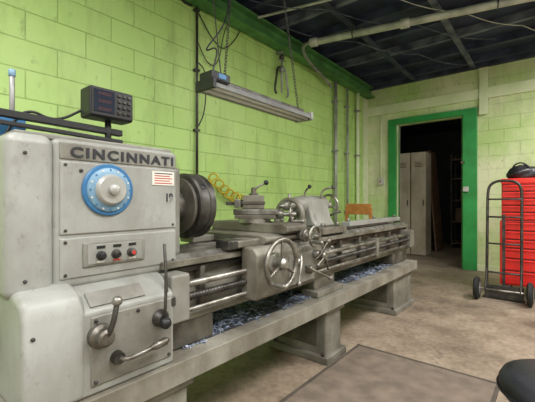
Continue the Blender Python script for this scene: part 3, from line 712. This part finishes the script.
# ------------------------------------------------------------------ hand truck
ht = empty('hand_truck', (-.44, 4.62, 0))
def rail(x):
    return [(x, 4.66, .10), (x, 4.68, .5), (x, 4.72, 1.0)]
pts = rail(-.60)+[(-.60, 4.74, 1.18), (-.585, 4.745, 1.28), (-.52, 4.75, 1.325), (-.44, 4.75, 1.33), (-.36, 4.75, 1.325), (-.295, 4.745, 1.28), (-.28, 4.74, 1.18)]+rail(-.28)[::-1]
tube('frame', smooth(pts, 2), .015, M['steeld'], ht, 12)
for i, (z, yy) in enumerate(((.30, 4.67), (.62, 4.69), (.92, 4.712), (1.12, 4.73))):
    tube('crossbar_%d' % (i+1), smooth([(-.60, yy, z), (-.52, yy-.02, z), (-.36, yy-.02, z), (-.28, yy, z)], 2), .010, M['steeld'], ht)
box('centre_slat', -.455, -.425, 4.66, 4.675, .12, .95, M['steeld'], ht, .003)
mk('toe_plate', [(-.64, 4.66, .012), (-.24, 4.66, .012), (-.26, 4.86, .012), (-.62, 4.86, .012), (-.64, 4.66, .024), (-.24, 4.66, .024), (-.26, 4.86, .020), (-.62, 4.86, .020)],
   [(0, 1, 2, 3), (4, 5, 6, 7), (0, 1, 5, 4), (1, 2, 6, 5), (2, 3, 7, 6), (3, 0, 4, 7)], M['steeld'], ht)
box('toe_back', -.62, -.26, 4.645, 4.66, .012, .16, M['steeld'], ht, .003)
cyl('axle', (-.70, 4.55, .125), (-.18, 4.55, .125), .011, M['steel'], ht, None, 12)
for i, x in enumerate((-.68, -.20)):
    rev('tyre_%d' % (i+1), (x-.03, 4.55, .125), (1, 0, 0), [(0, .08), (.005, .108), (.018, .124), (.042, .124), (.055, .108), (.06, .08)], M['rubber'], ht, 36)
    rev('rim_%d' % (i+1), (x-.034, 4.55, .125), (1, 0, 0), [(0, .03), (.004, .07), (.064, .07), (.068, .03)], M['galv'], ht, 28)
for i, x in enumerate((-.60, -.28)):
    tube('axle_brace_%d' % (i+1), [(x, 4.55, .125), (x, 4.675, .36)], .009, M['steeld'], ht)
    box('axle_bracket_%d' % (i+1), x-.006, x+.006, 4.53, 4.67, .10, .15, M['steeld'], ht, .003)

# ------------------------------------------------------------------ stool
sx_, sy_ = .045, 1.44
st = empty('shop_stool', (sx_, sy_, 0))
rev('cushion', (sx_, sy_, .45), (0, 0, 1), [(0, .15), (.01, .18), (.03, .195), (.06, .195), (.078, .185), (.09, .155), (.097, .08), (.098, .001)], M['vinyl'], st, 48, 60)
ring('piping', (sx_, sy_, .488), (0, 0, 1), .196, .006, M['black'], st)
cyl('column', (sx_, sy_, .10), (sx_, sy_, .45), .025, M['steel'], st)
rev('hub', (sx_, sy_, .08), (0, 0, 1), [(0, .04), (.05, .035)], M['black'], st)
for i in range(5):
    a = 2*math.pi*i/5+.3; u = Vector((math.cos(a), math.sin(a), 0)); c = Vector((sx_, sy_, .10))
    cyl('base_leg_%d' % (i+1), c, c+u*.24-Vector((0, 0, .03)), .018, M['black'], st, .012, 12)
    s = Vector((-u.y, u.x, 0)); q = Vector((sx_, sy_, .028))+u*.24
    cyl('caster_%d' % (i+1), q-s*.015, q+s*.015, .028, M['rubber'], st, None, 16)
    cyl('caster_stem_%d' % (i+1), q, q+Vector((0, 0, .05)), .007, M['steeld'], st, None, 8)

fm = empty('floor_mat', (-.7, 1.6, 0))
box('pad', -1.14, -.27, .7, 2.48, 0, .010, M['mat'], fm, .003)
for i, (a, b_, c, d) in enumerate(((-1.16, -1.14, .68, 2.50), (-.27, -.25, .68, 2.50), (-1.16, -.25, 2.48, 2.50), (-1.16, -.25, .68, .70))):
    box('border_%d' % (i+1), a, b_, c, d, 0, .012, M['matedge'], fm, .003)

# ------------------------------------------------------------------ lights
def area(name, loc, sx, sy, power, col=(1, .98, .95), rot=(0, 0, 0)):  # unseen fill lights under the ceiling, added to light the room
    l = bpy.data.lights.new(name, 'AREA'); l.shape = 'RECTANGLE'; l.size = sx; l.size_y = sy; l.energy = power; l.color = col
    o = bpy.data.objects.new(name+'_lamp', l); o.location = loc; o.rotation_euler = rot; COL.objects.link(o)
    e = empty(name, (loc[0], loc[1], H-.1))
    box('housing', loc[0]-sx/2-.03, loc[0]+sx/2+.03, loc[1]-sy/2-.03, loc[1]+sy/2+.03, loc[2]+.01, H-.127, M['pipe'], e, .006)  # housing made up for the added light, out of view
    o.parent = e; o.matrix_parent_inverse = Matrix.Translation(-Vector(e.location))
    return o
area('ceiling_fill_light', (.7, 1.4, 3.12), .8, 1.8, 112)
area('ceiling_fill_light.001', (1.0, 4.3, 3.12), .8, 1.8, 125)
area('ceiling_fill_light.002', (-.9, -.9, 3.12), 1.8, .8, 85)
area('ceiling_fill_light.003', (1.6, -1.4, 3.12), .8, 1.6, 95)
p = bpy.data.lights.new('storeroom_fill_light', 'POINT'); p.energy = 6; p.shadow_soft_size = .1; p.color = (1, .94, .86)  # unseen point light, added to light the storeroom dimly
o = bpy.data.objects.new('storeroom_fill_light', p); o.location = (-1.3, 7.2, 2.7); COL.objects.link(o)

w = bpy.data.worlds.new('World'); sc.world = w; w.use_nodes = True
w.node_tree.nodes['Background'].inputs['Color'].default_value = (.9, .95, 1, 1)
w.node_tree.nodes['Background'].inputs['Strength'].default_value = .3

# ------------------------------------------------------------------ camera
cd = bpy.data.cameras.new('Camera'); cd.sensor_width = 36; cd.lens = 350/535*36; cd.clip_start = .05; cd.clip_end = 50
cam = bpy.data.objects.new('Camera', cd); cam.location = (0, 0, 1.1); cam.rotation_euler = (math.radians(90), 0, math.radians(39.4))
COL.objects.link(cam); sc.camera = cam
